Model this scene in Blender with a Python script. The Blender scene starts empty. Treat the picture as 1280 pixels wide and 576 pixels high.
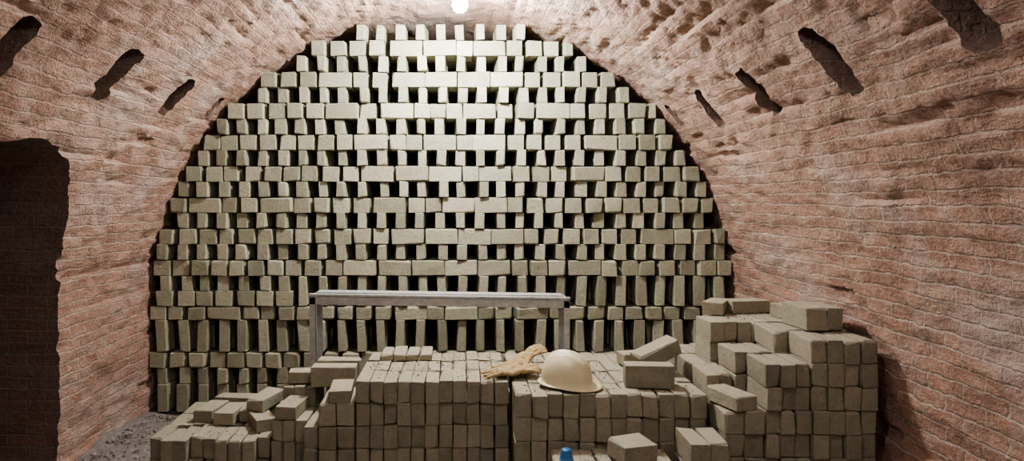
import bpy, bmesh, math, random
from mathutils import Vector, Matrix, Euler, noise
random.seed(7)
scene=bpy.context.scene
R=2.12; ZS=0.74
try:
    scene.view_settings.view_transform='AgX'; scene.view_settings.look='AgX - Medium High Contrast'
except Exception: pass

# ---------------- node helpers ----------------
def newmat(name):
    m=bpy.data.materials.new(name); m.use_nodes=True
    nt=m.node_tree; nt.nodes.clear()
    out=nt.nodes.new('ShaderNodeOutputMaterial'); b=nt.nodes.new('ShaderNodeBsdfPrincipled')
    nt.links.new(b.outputs[0],out.inputs[0]); b.inputs['Roughness'].default_value=0.9
    b.inputs['Specular IOR Level'].default_value=0.2
    return m,nt,b
def N(nt,t,**k):
    n=nt.nodes.new(t)
    for a,v in k.items(): setattr(n,a,v)
    return n
def math_(nt,op,a,b=None,c=None):
    n=nt.nodes.new('ShaderNodeMath'); n.operation=op
    for i,v in enumerate((a,b,c)):
        if v is None: continue
        if isinstance(v,(int,float)): n.inputs[i].default_value=v
        else: nt.links.new(v,n.inputs[i])
    return n.outputs[0]
def mix(nt,fac,a,b,bt='MIX'):
    n=nt.nodes.new('ShaderNodeMix'); n.data_type='RGBA'; n.blend_type=bt
    for s,v in ((n.inputs[0],fac),(n.inputs[6],a),(n.inputs[7],b)):
        if isinstance(v,(int,float)): s.default_value=v
        elif isinstance(v,tuple): s.default_value=(*v,1)
        else: nt.links.new(v,s)
    return n.outputs[2]
def noise_(nt,vec,scale,detail=4,rough=.6):
    n=nt.nodes.new('ShaderNodeTexNoise'); n.inputs['Scale'].default_value=scale
    n.inputs['Detail'].default_value=detail; n.inputs['Roughness'].default_value=rough
    if vec is not None: nt.links.new(vec,n.inputs['Vector'])
    return n.outputs['Fac']
def ramp(nt,f,p0,p1,c0=(0,0,0),c1=(1,1,1)):
    n=nt.nodes.new('ShaderNodeValToRGB'); n.color_ramp.elements[0].position=p0; n.color_ramp.elements[1].position=p1
    n.color_ramp.elements[0].color=(*c0,1); n.color_ramp.elements[1].color=(*c1,1)
    nt.links.new(f,n.inputs[0]); return n.outputs[0]
def bump(nt,b,h,strength,dist,prev=None):
    n=nt.nodes.new('ShaderNodeBump'); n.inputs['Strength'].default_value=strength; n.inputs['Distance'].default_value=dist
    nt.links.new(h,n.inputs['Height'])
    nt.links.new(n.outputs[0],b.inputs['Normal']); return n.outputs[0]

ROW=.066
def vault_material(name, jamb=False, unshaded=1.0):
    m,nt,b=newmat(name)
    g=N(nt,'ShaderNodeNewGeometry'); sx=N(nt,'ShaderNodeSeparateXYZ'); nt.links.new(g.outputs['Position'],sx.inputs[0])
    X,Y,Z=sx.outputs
    if jamb:
        u=math_(nt,'ADD',X,Y); v=Z
    else:
        a=math_(nt,'MAXIMUM',math_(nt,'SUBTRACT',Z,ZS),0.0)
        th=math_(nt,'ARCTAN2',a,math_(nt,'ABSOLUTE',X))
        v=math_(nt,'ADD',math_(nt,'MINIMUM',Z,ZS),math_(nt,'MULTIPLY',th,R)); u=Y
    pos=g.outputs['Position']
    big=noise_(nt,pos,1.5,4)
    mid=noise_(nt,pos,9,5,.75)
    fine=noise_(nt,pos,48,4,.72)
    d1=math_(nt,'MULTIPLY',math_(nt,'SUBTRACT',big,0.5),0.06)
    d2=math_(nt,'MULTIPLY',math_(nt,'SUBTRACT',mid,0.5),0.025)
    v2=math_(nt,'ADD',v,math_(nt,'ADD',d1,d2)); u2=math_(nt,'ADD',u,d2)
    cv=N(nt,'ShaderNodeCombineXYZ'); nt.links.new(u2,cv.inputs[0]); nt.links.new(v2,cv.inputs[1])
    br=N(nt,'ShaderNodeTexBrick'); nt.links.new(cv.outputs[0],br.inputs['Vector'])
    for k,vv in (('Scale',1),('Mortar Size',.006),('Mortar Smooth',.5),('Brick Width',.22),('Row Height',ROW),('Bias',0)): br.inputs[k].default_value=vv
    br.inputs['Color1'].default_value=(.47,.275,.195,1); br.inputs['Color2'].default_value=(.33,.185,.135,1); br.inputs['Mortar'].default_value=(.54,.45,.38,1)
    st=N(nt,'ShaderNodeCombineXYZ'); nt.links.new(math_(nt,'MULTIPLY',u,4.0),st.inputs[0]); nt.links.new(math_(nt,'MULTIPLY',v2,17.0),st.inputs[1])
    streak=noise_(nt,st.outputs[0],1.0,5,.75)
    mr=N(nt,'ShaderNodeMapRange'); nt.links.new(v,mr.inputs[0]); mr.inputs[1].default_value=1.0; mr.inputs[2].default_value=2.4; mr.inputs[3].default_value=.1; mr.inputs[4].default_value=.85
    base=mix(nt,mr.outputs[0],br.outputs['Color'],(.43,.27,.20))
    c=mix(nt,math_(nt,'MULTIPLY',ramp(nt,mid,.42,.7),.65),base,(.50,.36,.285))
    c=mix(nt,math_(nt,'MULTIPLY',ramp(nt,streak,.28,.46,(1,1,1),(0,0,0)),.55),c,(.15,.085,.06))
    c=mix(nt,math_(nt,'MULTIPLY',ramp(nt,big,.50,.64),.55),c,(.50,.43,.38))
    c=mix(nt,math_(nt,'MULTIPLY',ramp(nt,big,.34,.48,(1,1,1),(0,0,0)),.42),c,(.22,.135,.10))
    c=mix(nt,math_(nt,'MULTIPLY',ramp(nt,fine,.50,.72),.4),c,(.60,.49,.41))
    c=mix(nt,math_(nt,'MULTIPLY',ramp(nt,fine,.30,.47,(1,1,1),(0,0,0)),.45),c,(.17,.105,.075))
    if unshaded<1: c=mix(nt,1-unshaded,c,(.05,.04,.035))  # recess shade mixed evenly into the brick colour
    nt.links.new(c,b.inputs['Base Color'])
    h=math_(nt,'ADD',math_(nt,'MULTIPLY',streak,.5),math_(nt,'MULTIPLY',fine,.42))
    h=math_(nt,'ADD',h,math_(nt,'MULTIPLY',mid,.6))
    inv=math_(nt,'SUBTRACT',1.12,mr.outputs[0])
    h=math_(nt,'SUBTRACT',h,math_(nt,'MULTIPLY',math_(nt,'MULTIPLY',br.outputs['Fac'],inv),.30))
    bump(nt,b,h,.85,.042)
    return m
vault_mat=vault_material('eroded_kiln_brick'); jamb_mat=vault_material('shaded_passage_brick',True,.5); red_mat=vault_material('red_brick',True)  # passage brick carries the doorway's shade in its colour

def brick_material(name,c1,c2,dust,dusttop=.5):
    m,nt,b=newmat(name)
    g=N(nt,'ShaderNodeNewGeometry'); tc=g.outputs['Position']
    c=mix(nt,g.outputs['Random Per Island'],c1,c2)
    n1=noise_(nt,tc,10,4); n2=noise_(nt,tc,55,3)
    c=mix(nt,math_(nt,'MULTIPLY',ramp(nt,n1,.4,.7),.45),c,dust)
    c=mix(nt,math_(nt,'MULTIPLY',ramp(nt,n2,.3,.5,(1,1,1),(0,0,0)),.3),c,tuple(x*.5 for x in c1))
    sx=N(nt,'ShaderNodeSeparateXYZ'); nt.links.new(g.outputs['Normal'],sx.inputs[0])
    c=mix(nt,math_(nt,'MULTIPLY',ramp(nt,sx.outputs[2],.5,.9),dusttop),c,dust)
    nt.links.new(c,b.inputs['Base Color'])
    h=math_(nt,'ADD',n2,math_(nt,'MULTIPLY',n1,.8))
    bump(nt,b,h,.45,.010)
    return m
wall_brick=brick_material('green_brick_set',(.245,.235,.162),(.43,.41,.295),(.385,.37,.28),.3)
pile_brick=brick_material('green_brick_pile',(.22,.20,.147),(.34,.308,.225),(.40,.365,.275),.65)

def floor_material():
    m,nt,b=newmat('dusty_floor'); g=N(nt,'ShaderNodeNewGeometry'); p=g.outputs['Position']
    c=mix(nt,noise_(nt,p,3,6),(.16,.14,.125),(.30,.275,.25)); c=mix(nt,math_(nt,'MULTIPLY',ramp(nt,noise_(nt,p,30,5),.5,.7),.6),c,(.40,.375,.345))
    nt.links.new(c,b.inputs['Base Color']); bump(nt,b,noise_(nt,p,25,6),.6,.025); return m
floor_mat=floor_material()
def simple(name,col,rough=.5,metal=0,ns=20,var=.15,bs=.1):
    m,nt,b=newmat(name); g=N(nt,'ShaderNodeNewGeometry'); f=noise_(nt,g.outputs['Position'],ns,5)
    c=mix(nt,ramp(nt,f,.3,.7),tuple(x*(1-var) for x in col),tuple(min(1,x*(1+var)) for x in col))
    nt.links.new(c,b.inputs['Base Color']); b.inputs['Roughness'].default_value=rough; b.inputs['Metallic'].default_value=metal
    b.inputs['Specular IOR Level'].default_value=.5
    bump(nt,b,f,bs,.003); return m

def obj(name,verts,faces,mats,smooth=False,recalc=False):
    me=bpy.data.meshes.new(name); me.from_pydata([tuple(v) for v in verts],[],faces); me.update()
    if recalc:
        bm=bmesh.new(); bm.from_mesh(me); bmesh.ops.recalc_face_normals(bm,faces=bm.faces); bm.to_mesh(me); bm.free()
    for m in (mats if isinstance(mats,list) else [mats]): me.materials.append(m)
    if smooth: me.polygons.foreach_set('use_smooth',[True]*len(me.polygons))
    o=bpy.data.objects.new(name,me); scene.collection.objects.link(o); return o

# ---------------- vault shell (three solid masonry masses) ----------------
VMAX=ZS+R*math.pi/2
def prof(v,side):
    if v<=ZS: return (R,v,1.0,0.0)
    t=(v-ZS)/R; return (R*math.cos(t),ZS+R*math.sin(t),math.cos(t),math.sin(t))
def h1(i): 
    x=math.sin(i*127.1+3.7)*43758.5453; return x-math.floor(x)
def disp(y,v,side):
    s=side*17.3
    wob=noise.noise(Vector((y*.45,v*.5,s)))*.05
    cv=(v+wob)/ROW; k=math.floor(cv); f=cv-k
    kk=math.floor(y/.22+.5*(k%2))
    d=(h1(k+side*50)-.5)*.004 + (h1(k*31+kk*7+side*3)-.5)*.007
    amp=max(0,noise.noise(Vector((y*1.2,k*.9,s+9)))-.22)
    d+=amp*.07*(1-f)
    d+=noise.fractal(Vector((y*1.3,v*1.6,s)),.8,2,4)*.024
    d+=noise.fractal(Vector((y*9,v*13,s)),.6,2,4)*.014
    c=noise.noise(Vector((kk*3.31,k*2.77,s+30)))
    if c>.57: d+=.022
    return max(0,min(.09,d+.016))
Y0,Y1=-3.0,7.0
ys=[]; y=Y0
while y<Y1-1e-6:
    ys.append(y); y+=.10 if y<1.2 else (.024 if y<5.4 else .1)
ys.append(Y1)
def shell(name,side,v0,v1,outer_pts):
    if side!=0:
        n=int((v1-v0)/.0165); row=[(side,v0+(v1-v0)*i/n) for i in range(n+1)]
    else:
        n=int((VMAX-v0)/.018)
        row=[(-1,v0+(VMAX-v0)*i/n) for i in range(n+1)]+[(1,VMAX-(VMAX-v0)*i/n) for i in range(1,n+1)]
    verts=[]; faces=[]
    m=len(row)+len(outer_pts)
    for y in ys:
        for (s,v) in row:
            x,z,nx,nz=prof(v,s)
            blend=min(1,abs(VMAX-v)/.5)
            dl=disp(y,v,s)
            if blend<1: dl=dl*(.5+.5*blend)+disp(y,2*VMAX-v,-s)*(.5-.5*blend)
            if v<0.03: dl*=.3
            verts.append((s*(x+nx*dl),y,z+nz*dl))
        for (px,pz) in outer_pts: verts.append((px,y,pz))
    for j in range(len(ys)-1):
        for i in range(m):
            a=j*m+i; b_=j*m+(i+1)%m
            faces.append((a,b_,b_+m,a+m))
    faces.append(tuple(range(m))); faces.append(tuple(range((len(ys)-1)*m,len(ys)*m))[::-1])
    return obj(name,verts,faces,vault_mat,recalc=True)
VSP=ZS+R*math.radians(32); 
xs,zs,_,_=prof(VSP,1)
wl=shell('wall_left',-1,0,VSP,[(-4.4,zs+.02),(-4.4,0)])
wr=shell('wall_right',1,0,VSP,[(3.9,zs+.02),(3.9,0)])
ce=shell('ceiling',0,VSP,VMAX,[(3.9,zs+.02),(3.9,3.7),(-4.4,3.7),(-4.4,zs+.02)])

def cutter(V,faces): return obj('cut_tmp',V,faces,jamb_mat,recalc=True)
def soften(o):
    me=o.data; me.polygons.foreach_set('use_smooth',[True]*len(me.polygons))
    try: me.set_sharp_from_angle(angle=math.radians(50))
    except Exception: pass
def do_bool(target,cutters):
    for c in cutters:
        md=target.modifiers.new('b','BOOLEAN'); md.operation='DIFFERENCE'; md.solver='EXACT'; md.object=c
        try: md.material_mode='TRANSFER'
        except Exception: pass
    dg=bpy.context.evaluated_depsgraph_get(); me=bpy.data.meshes.new_from_object(target.evaluated_get(dg))
    target.modifiers.clear(); target.data=me
    for c in cutters: bpy.data.objects.remove(c)
dp0=[(4.08,-.1),(4.08,.5),(4.06,1.04),(4.0,1.3),(3.94,1.49),(3.83,1.63),(3.70,1.73),(3.58,1.79),(3.36,1.82),(3.07,1.77),(2.85,1.65),(2.72,1.4),(2.70,1.0),(2.70,-.1)]
dp=[]
for (a0,a1) in zip(dp0,dp0[1:]):
    ln=math.dist(a0,a1); n=max(1,round(ln/.066))
    for i in range(n):
        u=i/n; dp.append((a0[0]+(a1[0]-a0[0])*u,a0[1]+(a1[1]-a0[1])*u))
dp.append(dp0[-1])
cy_,cz_=3.39,.9
k=len(dp); V=[];F=[]
segs=[-1.5,-2.0,-2.1,-2.2,-2.3,-2.5,-2.8,-3.1,-3.6,-4.1]
for i,x in enumerate(segs):
    for j,(y,z) in enumerate(dp):
        e=1+ (0.016*(h1(j*3+1)-.5)+.012*noise.noise(Vector((x*7,j*1.1,1))))
        if z<0: e=1
        V.append((x,cy_+(y-cy_)*e,min(1.845,cz_+(z-cz_)*e)))
for i in range(len(segs)-1):
    for j in range(k): F.append((i*k+j,i*k+(j+1)%k,(i+1)*k+(j+1)%k,(i+1)*k+j))
F.append(tuple(range(k))); F.append(tuple(range((len(segs)-1)*k,len(segs)*k))[::-1])
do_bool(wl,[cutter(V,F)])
def slot(side,yc,ang,half,wid,depth=.45,tilt=0):
    V=[];n=22
    for rr in (1.85,R+depth*.5,R+depth):
        for i in range(n):
            a=2*math.pi*i/n
            cx=math.copysign(abs(math.cos(a))**.5,math.cos(a)); sn=math.copysign(abs(math.sin(a))**.5,math.sin(a))
            j=1+.12*noise.noise(Vector((i*1.3,yc*5,side+rr)))
            t=math.radians(ang)+half*cx*j/R
            yy=yc+wid*sn*j+tilt*cx
            V.append((side*rr*math.cos(t),yy,ZS+rr*math.sin(t)))
    F=[(L*n+i,L*n+(i+1)%n,(L+1)*n+(i+1)%n,(L+1)*n+i) for L in (0,1) for i in range(n)]
    F+= [tuple(range(n)),tuple(range(2*n,3*n))[::-1]]
    return cutter(V,F)
sl=[slot(1,2.17,40.5,.18,.085),slot(1,2.93,39.5,.175,.08),slot(1,3.70,39,.15,.07),slot(1,4.42,39,.14,.065),slot(1,5.05,40,.10,.05),
    slot(-1,2.80,40,.17,.085),slot(-1,3.62,41.5,.17,.08),slot(-1,4.38,41.5,.15,.08),slot(-1,5.05,42,.10,.05),
    slot(-1,4.1,74,.07,.05,.12),slot(1,3.2,73,.06,.05,.12)]
do_bool(ce,sl)
for o in (wl,wr,ce): soften(o)

def slab(name,x0,x1,y0,y1,z0,z1,mat):
    V=[(x,y,z) for x in (x0,x1) for y in (y0,y1) for z in (z0,z1)]
    F=[(0,1,3,2),(4,6,7,5),(0,4,5,1),(2,3,7,6),(0,2,6,4),(1,5,7,3)]
    return obj(name,V,F,mat,recalc=True)
slab('wall_back',-4.4,3.9,7.0,7.2,0,3.7,jamb_mat)
slab('wall_front',-4.4,3.9,-3.2,-3.0,0,3.7,red_mat)
V=[];F=[];nx,ny=160,200
for j in range(ny+1):
    for i in range(nx+1):
        x=-4.4+8.3*i/nx; y=-3.2+10.4*j/ny
        z=-.02+.015*noise.fractal(Vector((x*3,y*3,0)),.8,2,3)
        if -2.3<x<-1.5 and 3<y<5.2:
            z+=.06*max(0,1-(x+2.12)/.42)*(.6+.6*noise.noise(Vector((x*5,y*4,3))))+.01*noise.noise(Vector((x*22,y*22,1)))
        V.append((x,y,z))
for j in range(ny):
    for i in range(nx): a=j*(nx+1)+i; F.append((a,a+1,a+nx+2,a+nx+1))
obj('floor',V,F,floor_mat,smooth=True)

# ---------------- bricks ----------------
TOPO=[]
def _idx(c,a): return c*3+a
for a in range(3):
    o1,o2=[q for q in range(3) if q!=a]
    for s in (0,1):
        seq=[(0,0),(1,0),(1,1),(0,1)]
        TOPO.append(tuple(_idx((s<<a)|(p<<o1)|(q<<o2),a) for p,q in seq))
for e in range(3):
    a,b=[q for q in range(3) if q!=e]
    for p in (0,1):
        for q in (0,1):
            c1=(p<<a)|(q<<b); c2=c1|(1<<e)
            TOPO.append((_idx(c1,a),_idx(c2,a),_idx(c2,b),_idx(c1,b)))
for c in range(8): TOPO.append((_idx(c,0),_idx(c,1),_idx(c,2)))
class Bricks:
    def __init__(s): s.v=[]; s.f=[]
    def add(s,cx,cy,cz,sx,sy,sz,rot=(0,0,0),bev=.0025,jit=.0025):
        M=Euler(rot).to_matrix(); base=len(s.v); h=(sx/2,sy/2,sz/2)
        for c in range(8):
            sg=[1 if (c>>a)&1 else -1 for a in range(3)]
            J=Vector([random.uniform(-jit,jit) for _ in range(3)])
            bb=bev*random.choice((.6,.8,1,1.3,2.8,.8,1,5))
            for a in range(3):
                p=Vector([sg[q]*(h[q]-(0 if q==a else bb)) for q in range(3)])+J
                p=M@p; s.v.append((p.x+cx,p.y+cy,p.z+cz))
        for f in TOPO: s.f.append(tuple(base+i for i in f))
    def crumbs(s,x0,x1,y0,y1,z,n):
        for i in range(n):
            q=U(.003,.007)*(1.6 if random.random()<.05 else 1); s.add(U(x0,x1),U(y0,y1),z+q*.25,q*1.5,q,q*.7,(U(-.3,.3),U(-.3,.3),U(0,3)),bev=q*.08,jit=q*.12)
    def make(s,name,mat): return obj(name,s.v,s.f,mat,recalc=True)
U=random.uniform

W=Bricks(); YF=5.2; RS=2.112
def xlim(z):
    if z<=ZS: return RS-.0
    d=RS*RS-(z-ZS)**2
    return math.sqrt(d) if d>0 else -1
courses=[(0.0,.20,'stand'),(.20,.115,'open'),(.318,.112,'solid'),(.432,.232,'stand'),(.666,.094,'solid'),(.762,.22,'mixstand')]
z=.984; i=0
while z<2.80:
    courses.append((z,.1125,'solid' if i%2==0 else 'open')); z+=.1135; i+=1
PER=.1455
for ci,(z0,h,t) in enumerate(courses):
    lim=xlim(z0+h*(.80 if z0<1.8 else .50))
    if lim<0.08: continue
    for L in range(6):
        yb=YF+L*.255
        if t=='solid':
            x=-lim+U(0,.012)
            while x<lim-.03:
                central=abs(x+.05)<.42
                if central:
                    w=.236 if random.random()<.7 else .118; gap=U(.001,.006)
                else:
                    w=U(.104,.124); gap=PER-w-U(0,.012)
                    if random.random()<.10: w=.236; gap=.01
                if x+w>lim: w=lim-x
                if w<.04: break
                side=0 if central else (1 if x>0 else -1)
                hh=h-.003-U(0,.004)
                W.add(x+w/2,yb+.12+U(-.012,.012)+(0 if central else U(-.022,.012)),z0+hh/2,w-.003,.236,hh,(U(-.02,.02),U(-.02,.02),U(-.04,.04)+side*U(0,.12)))
                x+=w+gap
        else:
            stand = t=='stand'
            n=int(2*lim/PER)+1
            ph=((ci*37)%3-1)*.006
            for j in range(-n,n+1):
                x=j*PER*.985+ph+U(-.008,.008)
                if abs(x)+.03>lim: continue
                w=U(.058,.070) if abs(x)<1.0 else U(.066,.080)
                if t=='mixstand' and x<-1.05:
                    for kk,(zz,hh) in enumerate(((z0,.109),(z0+.11,.109))):
                        W.add(x+U(-.01,.01),yb+.12,zz+hh/2,w if kk else .12,.236,hh,(0,0,U(-.06,.06)))
                elif stand or t=='mixstand':
                    ry=U(-.05,.05)
                    W.add(x,yb+.06+U(-.01,.01),z0+h/2,w*.97,.118,h-.005,(U(-.03,.03),ry,U(-.12,.12)))
                    W.add(x+U(-.01,.01),yb+.19,z0+h/2,w*.97,.118,h-.005,(0,-ry,U(-.1,.1)))
                else:
                    yaw=U(-.08,.08)+(0.06 if x>0 else -.06)*min(1,abs(x))
                    W.add(x,yb+.12+U(-.02,.014),z0+h/2,w,.236,h-.002,(U(-.015,.015),U(-.03,.03),yaw))
W.make('stacked_brick_wall',wall_brick)

BW=.0745; BL=.243
def fill(B,x0,x1,y0,rows,ztop,n,jag=.012,h=None):
    h=h or ztop/n; nx=max(1,round((x1-x0)/BW)); w=(x1-x0)/nx
    for c in range(n):
        z=ztop-(c+.5)*h
        if z-h/2<-.002: continue
        for r in range(rows):
            off=U(-.01,.01)
            for i in range(nx):
                t=1 if c==0 else 0
                B.add(x0+(i+.5)*w+U(-.002,.002),y0+(r+.5)*BL+U(-jag,jag)*(1.2 if r==0 else .4)+off*.6,z+t*U(-.006,.004),w-.003,BL-.004-t*(U(.0,.03) if r>0 else 0),h-.003,(t*U(-.02,.02),U(-.02,.02),U(-.02,.02)),bev=.0025,jit=.002)
A=Bricks()
fill(A,-.41,.385,3.75,3,.59,5)
fill(A,-.60,-.415,3.72,3,.472,4)
fill(A,-.68,-.605,3.74,3,.354,3)
fill(A,-.88,-.685,3.86,1,.354,3); fill(A,-.88,-.685,4.11,1,.472,4)
A.add(-.585,4.12,.472+.058,.25,.112,.112,(0,0,.04)); 
A.add(-.585,4.30,.472+.058,.25,.112,.112,(0,0,-.03))
for (x,y,r) in ((-.30,4.33,0),(-.222,4.34,.03),(-.145,4.33,-.02),(-.07,4.34,.01)): A.add(x,y,.59+.018,.072,.24,.036,(0,0,r))
A.add(-.50,3.85,.472+.036,.115,.235,.068,(0,0,.08)); A.add(-.74,4.2,.472+.036,.235,.112,.068,(0,0,.12))
A.add(-.79,3.97,.354+.036,.112,.235,.068,(0,0,-.1))
A.crumbs(-.38,.36,3.8,4.4,.59,240)
A.make('brick_stack',pile_brick)
Bk=Bricks()
fill(Bk,.405,1.335,3.5,4,.585,5)
fill(Bk,.56,1.12,3.24,1,.33,3)
Bk.crumbs(.45,1.3,3.55,4.4,.585,300); Bk.crumbs(.68,1.1,3.28,3.46,.33,40)
Bk.add(1.09,3.66,.585+.058,.24,.115,.112,(0,0,-.12))
Bk.add(1.20,3.92,.585+.115,.24,.112,.085,(.1,-.38,.25))
Bk.add(1.16,4.12,.585+.04,.235,.115,.075,(0,0,.2))
Bk.add(.93,3.34,.33+.045,.17,.16,.085,(.05,0,.3))
Bk.make('brick_stack',pile_brick)
C=Bricks(); hc=.11
def cf(x0,x1,y0,n): fill(C,x0,x1,y0,1,n*hc,n)
cf(1.16,1.345,3.22,4)
cf(1.365,1.55,3.34,5); cf(1.555,1.765,3.34,7); cf(1.77,2.07,3.34,8)
cf(1.365,1.50,3.60,6); cf(1.505,1.70,3.60,7); cf(1.705,2.07,3.60,8)
cf(1.365,1.47,3.86,6); cf(1.475,2.07,3.86,8)
cf(1.365,1.60,4.12,6); cf(1.605,2.07,4.12,8)
C.add(1.905,3.70,.88+.056,.115,.238,.11,(0,0,.06)); C.add(2.005,3.70,.88+.056,.07,.238,.11,(0,0,-.03))
C.add(1.99,4.0,.88+.04,.235,.115,.075,(0,0,.3)); C.add(1.62,4.18,.88+.036,.115,.235,.07,(0,0,-.5))
C.add(1.80,4.2,.88+.036,.235,.115,.07,(0,0,.2)); 
C.add(1.43,3.45,.55+.036,.112,.235,.068,(0,0,.3))
C.crumbs(1.6,2.0,3.9,4.3,.88,90)
C.make('brick_stack',pile_brick)
D=Bricks()
fill(D,-1.56,-.90,3.90,3,.236,2,jag=.03)
for (x,y,r) in ((-1.35,4.30,-.12),(-1.22,4.25,-.05),(-1.10,4.3,.08),(-1.0,4.12,.5),(-.97,4.42,.15),(-1.27,4.52,1.45),(-1.05,4.55,.1)):
    D.add(x,y,.236+.036,.115,.236,.068,(0,0,r))
D.add(-1.02,4.27,.31+.04,.112,.236,.068,(.05,.04,-.3))
D.crumbs(-1.5,-.92,3.95,4.6,.236,120)
D.make('brick_stack',pile_brick)

Rb=Bricks()
for i in range(420):
    t=random.random(); y=3.5+1.6*t; x=-2.06+min(.42,abs(random.gauss(0,.17))); s=U(.004,.014)
    if random.random()<.04: s*=2.2
    z=max(-.01,.06*(1-(x+2.12)/.42)*.6-.015)
    Rb.add(x,y,z+s*.2,s*U(.8,1.6),s*U(.8,1.6),s,(U(0,3),U(0,3),U(0,3)),bev=s*.08,jit=s*.12)
Rb.make('brick_rubble',brick_material('rubble',(.20,.18,.16),(.34,.31,.28),(.34,.31,.28)))

# ---------------- steel bench frame ----------------
steel=simple('galvanised_steel',(.46,.46,.44),.5,.3,30,.2,.1)
bm=bmesh.new()
def bx(x0,x1,y0,y1,z0,z1):
    r=bmesh.ops.create_cube(bm,size=1); 
    for v in r['verts']: v.co=Vector(((x0+x1)/2+v.co.x*(x1-x0),(y0+y1)/2+v.co.y*(y1-y0),(z0+z1)/2+v.co.z*(z1-z0)))
xl,xr=-.807,.818; yf,yb_=4.50,4.74; zt=.915
t=.004; a=.04
for y in (yf,yb_):
    s=1 if y==yf else -1
    bx(xl,xr,y-t/2,y+t/2,zt-.048,zt)
    bx(xl,xr,min(y,y+s*a),max(y,y+s*a),zt-t,zt)
for x in (xl,xr-a): bx(x,x+a,yf,yb_,zt-.004,zt+.002); bx(x if x<0 else x+a-t,x+t if x<0 else x+a,yf,yb_,zt-.04,zt)
bx(xl+.03,xr-.03,yf+.06,yb_-.06,zt+.0,zt+.022)
bx(xl-.005,xr+.005,yf-.006,yf+.03,zt+.004,zt+.018)
for x in (xl,xr):
    s=1 if x<0 else -1
    for y in (yf,yb_):
        sy=1 if y==yf else -1
        bx(min(x,x+s*.036),max(x,x+s*.036),y-t/2,y+t/2,0,zt-.004)
        bx(x-t/2,x+t/2,min(y,y+sy*.036),max(y,y+sy*.036),0,zt-.004)
    bx(x-.012,x+.012,yf,yb_,.22,.25)
bx(xl,xr,yb_-.012,yb_+.012,.20,.23)
bmesh.ops.bevel(bm,geom=bm.edges[:],offset=.0008,segments=1,affect='EDGES')
me=bpy.data.meshes.new('steel_bench_frame'); bm.to_mesh(me); bm.free(); me.materials.append(steel)
o=bpy.data.objects.new('steel_bench_frame',me); scene.collection.objects.link(o)
for v in me.vertices:
    if v.co.z>.5: v.co.z-= (v.co.x)*.014

# ---------------- hard hat ----------------
hel=simple('cream_plastic',(.75,.69,.46),.38,0,14,.06,.05)
V=[];F=[];na=64;L,Wd,H=.132,.108,.150
def helm(a,t):
    ca,sa=math.cos(a),math.sin(a)
    if t<=1:
        r=math.sin(t*math.pi/2)**.92; z=H*math.cos(t*math.pi/2)**.82
        x=L*r*ca; y=Wd*r*sa
        rid=math.exp(-(y/.012)**2)*.009*min(1,(1-t)*3)
        rid2=(math.exp(-((abs(y)-.045)/.008)**2))*.0045*min(1,(1-t)*3)
        z+= (rid+rid2); return x,y,z+.018
    e=(t-1); f=max(0,ca)
    w=.012+.040*f**1.6+.006*max(0,-ca)
    return (L+w*e)*ca,(Wd+w*e)*sa,.018-.012*e*(.6+.6*f)
ts=[i/22 for i in range(1,23)]+[1.02,1.25,1.5,1.75,2.0]
V.append((0,0,H+.018+.009))
for t in ts:
    for i in range(na): V.append(helm(2*math.pi*i/na,t))
for i in range(na): F.append((0,1+i,1+(i+1)%na))
for j in range(len(ts)-1):
    for i in range(na): F.append((1+j*na+i,1+(j+1)*na+i,1+(j+1)*na+(i+1)%na,1+j*na+(i+1)%na))
ho=obj('hard_hat',V,F,hel,smooth=True,recalc=True)
md=ho.modifiers.new('s','SOLIDIFY'); md.thickness=.003; md.offset=-1
ho.location=(.675,3.66,.595); ho.rotation_euler=(math.radians(3),math.radians(1),math.radians(-28))

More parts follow.
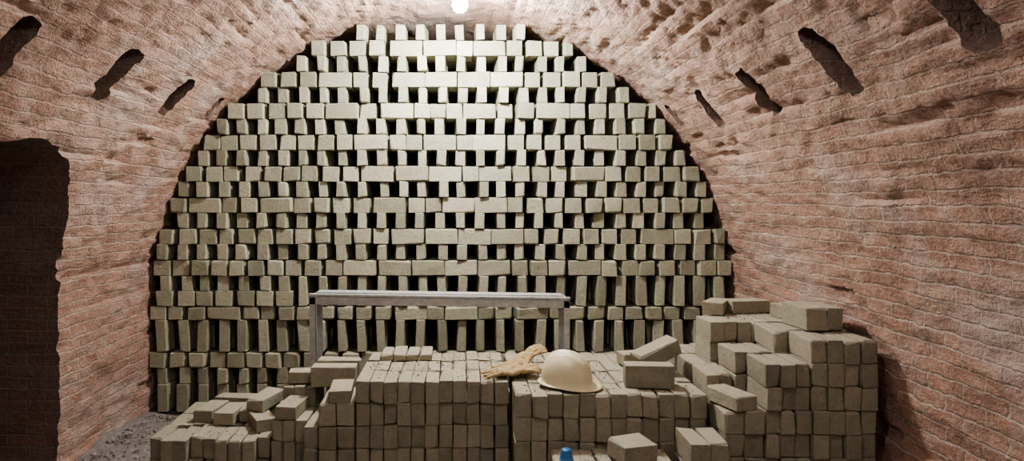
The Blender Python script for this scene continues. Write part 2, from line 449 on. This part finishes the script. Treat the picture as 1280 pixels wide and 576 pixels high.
# ---------------- work gloves ----------------
glv=simple('canvas_glove',(.42,.31,.16),.95,0,60,.3,.4)
def glove(name,loc,rot,mirror=1,lift=0.0,seed=0,scale=1.18):
    """limp glove: fingers along +x, cuff along -x; lift raises the cuff over what lies beneath"""
    bm=bmesh.new(); rnd=random.Random(seed)
    def zl(x): return lift*max(0,min(1,(.05-x)/.14))**1.2
    def ball(p,r,fz=.8):
        Mx=Matrix.Translation((p[0],p[1],p[2]+zl(p[0])))@Matrix.Diagonal((r,r,r*fz,1))
        bmesh.ops.create_icosphere(bm,subdivisions=2,radius=1,matrix=Mx)
    def chain(pts):
        for (p,r),(q,s) in zip(pts,pts[1:]):
            p=Vector(p);q=Vector(q); n=max(2,int((q-p).length/.004))
            for i in range(n+1):
                u=i/n; ball(p.lerp(q,u),r+(s-r)*u,.85)
    for i in range(15):
        for j in range(9):
            x=-.05+.10*i/14; y=(-.036+.072*j/8); e=1-abs(j-4)/4
            ball((x,y*(.86+.14*i/14),.015+.010*e+.005*math.sin(x*70+y*60+seed)),.014)
    fing=[(-.033,.058,.0105),(-.011,.072,.0112),(.011,.078,.0112),(.033,.066,.0108)]
    for kf,(y,l,r) in enumerate(fing):
        c=rnd.uniform(.2,.9); sp=(kf-1.5)*.17+rnd.uniform(-.07,.07)
        p=Vector((.045,y,.016)); pts=[(p,r+.001)]; ang=.55*c
        for s,fr in enumerate((.42,.32,.26)):
            ang-=.50*c
            sp+=rnd.uniform(-.12,.12)
            p=p+Vector((math.cos(ang)*math.cos(sp),math.sin(sp)*math.cos(ang),math.sin(ang)))*l*fr*1.1
            p.z=max(p.z,.009); pts.append((p.copy(),r-.0009*(s+1)))
        chain(pts)
    chain([((-.025,-.030,.013),.014),((-.002,-.052,.012),.0135),((.022,-.072,.012),.0125),((.042,-.080,.011),.0105)])
    for i in range(18):
        x=-.05-.07*i/17; hw=.034+.012*(i/17)
        for j in range(13):
            y=-hw+2*hw*j/12; e=1-((j-6)/6)**2
            ball((x,y,.012+.016*e*(i/17)+.004*math.sin(j*1.3+i*.25+seed)),.0095)
    if mirror<0: bmesh.ops.scale(bm,vec=(1,-1,1),verts=bm.verts); bmesh.ops.reverse_faces(bm,faces=bm.faces)
    bmesh.ops.scale(bm,vec=(scale,)*3,verts=bm.verts)
    me=bpy.data.meshes.new(name); bm.to_mesh(me); bm.free(); me.materials.append(glv)
    o=bpy.data.objects.new(name,me); scene.collection.objects.link(o)
    r=o.modifiers.new('r','REMESH'); r.mode='VOXEL'; r.voxel_size=.0026; r.use_smooth_shade=True
    s=o.modifiers.new('sm','SMOOTH'); s.iterations=5; s.factor=.5
    tx=bpy.data.textures.new('wr','CLOUDS'); tx.noise_scale=.035
    d=o.modifiers.new('d','DISPLACE'); d.texture=tx; d.strength=.010; d.mid_level=.5
    o.location=loc; o.rotation_euler=rot; return o
glove('work_glove',(.40,3.84,.596),(0,0,math.radians(188)),1,.014,3)
glove('work_glove',(.46,3.97,.602),(0,0,math.radians(210)),-1,.065,8)

# ---------------- small blue cup ----------------
blue=simple('blue_plastic',(.05,.18,.42),.35,0,10,.1,.02)
prof_=[(0.0,.050),(.016,.050),(.023,.046),(.026,.038),(.029,.018),(.031,.004),(.034,.002),(.034,0),(.029,0),(.0275,.016),(.024,.034),(.02,.043),(0,.045)]
V=[];F=[];n=40
for (r,z) in prof_:
    for i in range(n): a_=2*math.pi*i/n; V.append((r*math.cos(a_),r*math.sin(a_),z))
for j in range(len(prof_)-1):
    for i in range(n): F.append((j*n+i,j*n+(i+1)%n,(j+1)*n+(i+1)%n,(j+1)*n+i))
o=obj('plastic_cup',V,F,blue,smooth=True); o.location=(.625,3.33,.332)

# ---------------- lamps ----------------
def lamp(name,x,y,z,power,sc=1.0):
    e=bpy.data.objects.new(name,None); scene.collection.objects.link(e); e.location=(x,y,z)
    m,nt,b=newmat('bulb_glass'); b.inputs['Emission Color'].default_value=(.93,.97,1,1); b.inputs['Emission Strength'].default_value=60; b.inputs['Base Color'].default_value=(.9,.9,.9,1)
    try: m.cycles.emission_sampling='NONE'
    except Exception: pass
    pr=[(0,-.045),(.018,-.042),(.032,-.031),(.040,-.010),(.038,.008),(.030,.024),(.019,.034),(.0145,.038)]
    V=[];F=[];n=24
    for r,zz in pr:
        for i in range(n): a_=2*math.pi*i/n; V.append((r*sc*math.cos(a_),r*sc*math.sin(a_),.038+(zz-.038)*sc))
    for j in range(len(pr)-1):
        for i in range(n): F.append((j*n+i,j*n+(i+1)%n,(j+1)*n+(i+1)%n,(j+1)*n+i))
    g=obj('bulb',V,F,m,smooth=True); g.parent=e
    blk=simple('lamp_socket',(.05,.05,.05),.5)
    pr=[(.0145,.036),(.019,.038),(.019,.062),(.010,.070),(.003,.074),(.003,max(.08,2.88-z))]
    V=[];F=[]
    for r,zz in pr:
        for i in range(n): a_=2*math.pi*i/n; V.append((r*math.cos(a_),r*math.sin(a_),zz))
    for j in range(len(pr)-1):
        for i in range(n): F.append((j*n+i,j*n+(i+1)%n,(j+1)*n+(i+1)%n,(j+1)*n+i))
    s=obj('socket',V,F,blk,smooth=True); s.parent=e
    ld=bpy.data.lights.new(name+'_light','POINT'); ld.energy=power; ld.shadow_soft_size=.06*sc; ld.color=(.95,.98,1)
    lo=bpy.data.objects.new('light',ld); scene.collection.objects.link(lo); lo.parent=e; lo.location=(0,0,-.01)
lamp('fill_lamp',.133,4.48,2.76,400,1.25)
lamp('fill_lamp',.25,1.7,2.74,80)  # added fill above the frame, lights near vault and pile tops
lamp('fill_lamp',.1,-1.0,2.72,75)  # added weak fill behind the camera for the brick fronts

w=bpy.data.worlds.new('dim'); scene.world=w; w.use_nodes=True
w.node_tree.nodes['Background'].inputs[0].default_value=(.5,.55,.6,1); w.node_tree.nodes['Background'].inputs[1].default_value=.01

# ---------------- camera ----------------
cd=bpy.data.cameras.new('camera'); co=bpy.data.objects.new('camera',cd); scene.collection.objects.link(co)
co.location=(.133,0,1.53); co.rotation_euler=(math.pi/2,0,0)
K=1.0; dx,dy=65,38
cd.sensor_fit='HORIZONTAL'; cd.sensor_width=36; cd.lens=36*900/1280*K
cd.shift_x=dx*K/1280; cd.shift_y=-dy*K/1280; cd.clip_start=.05
scene.camera=co
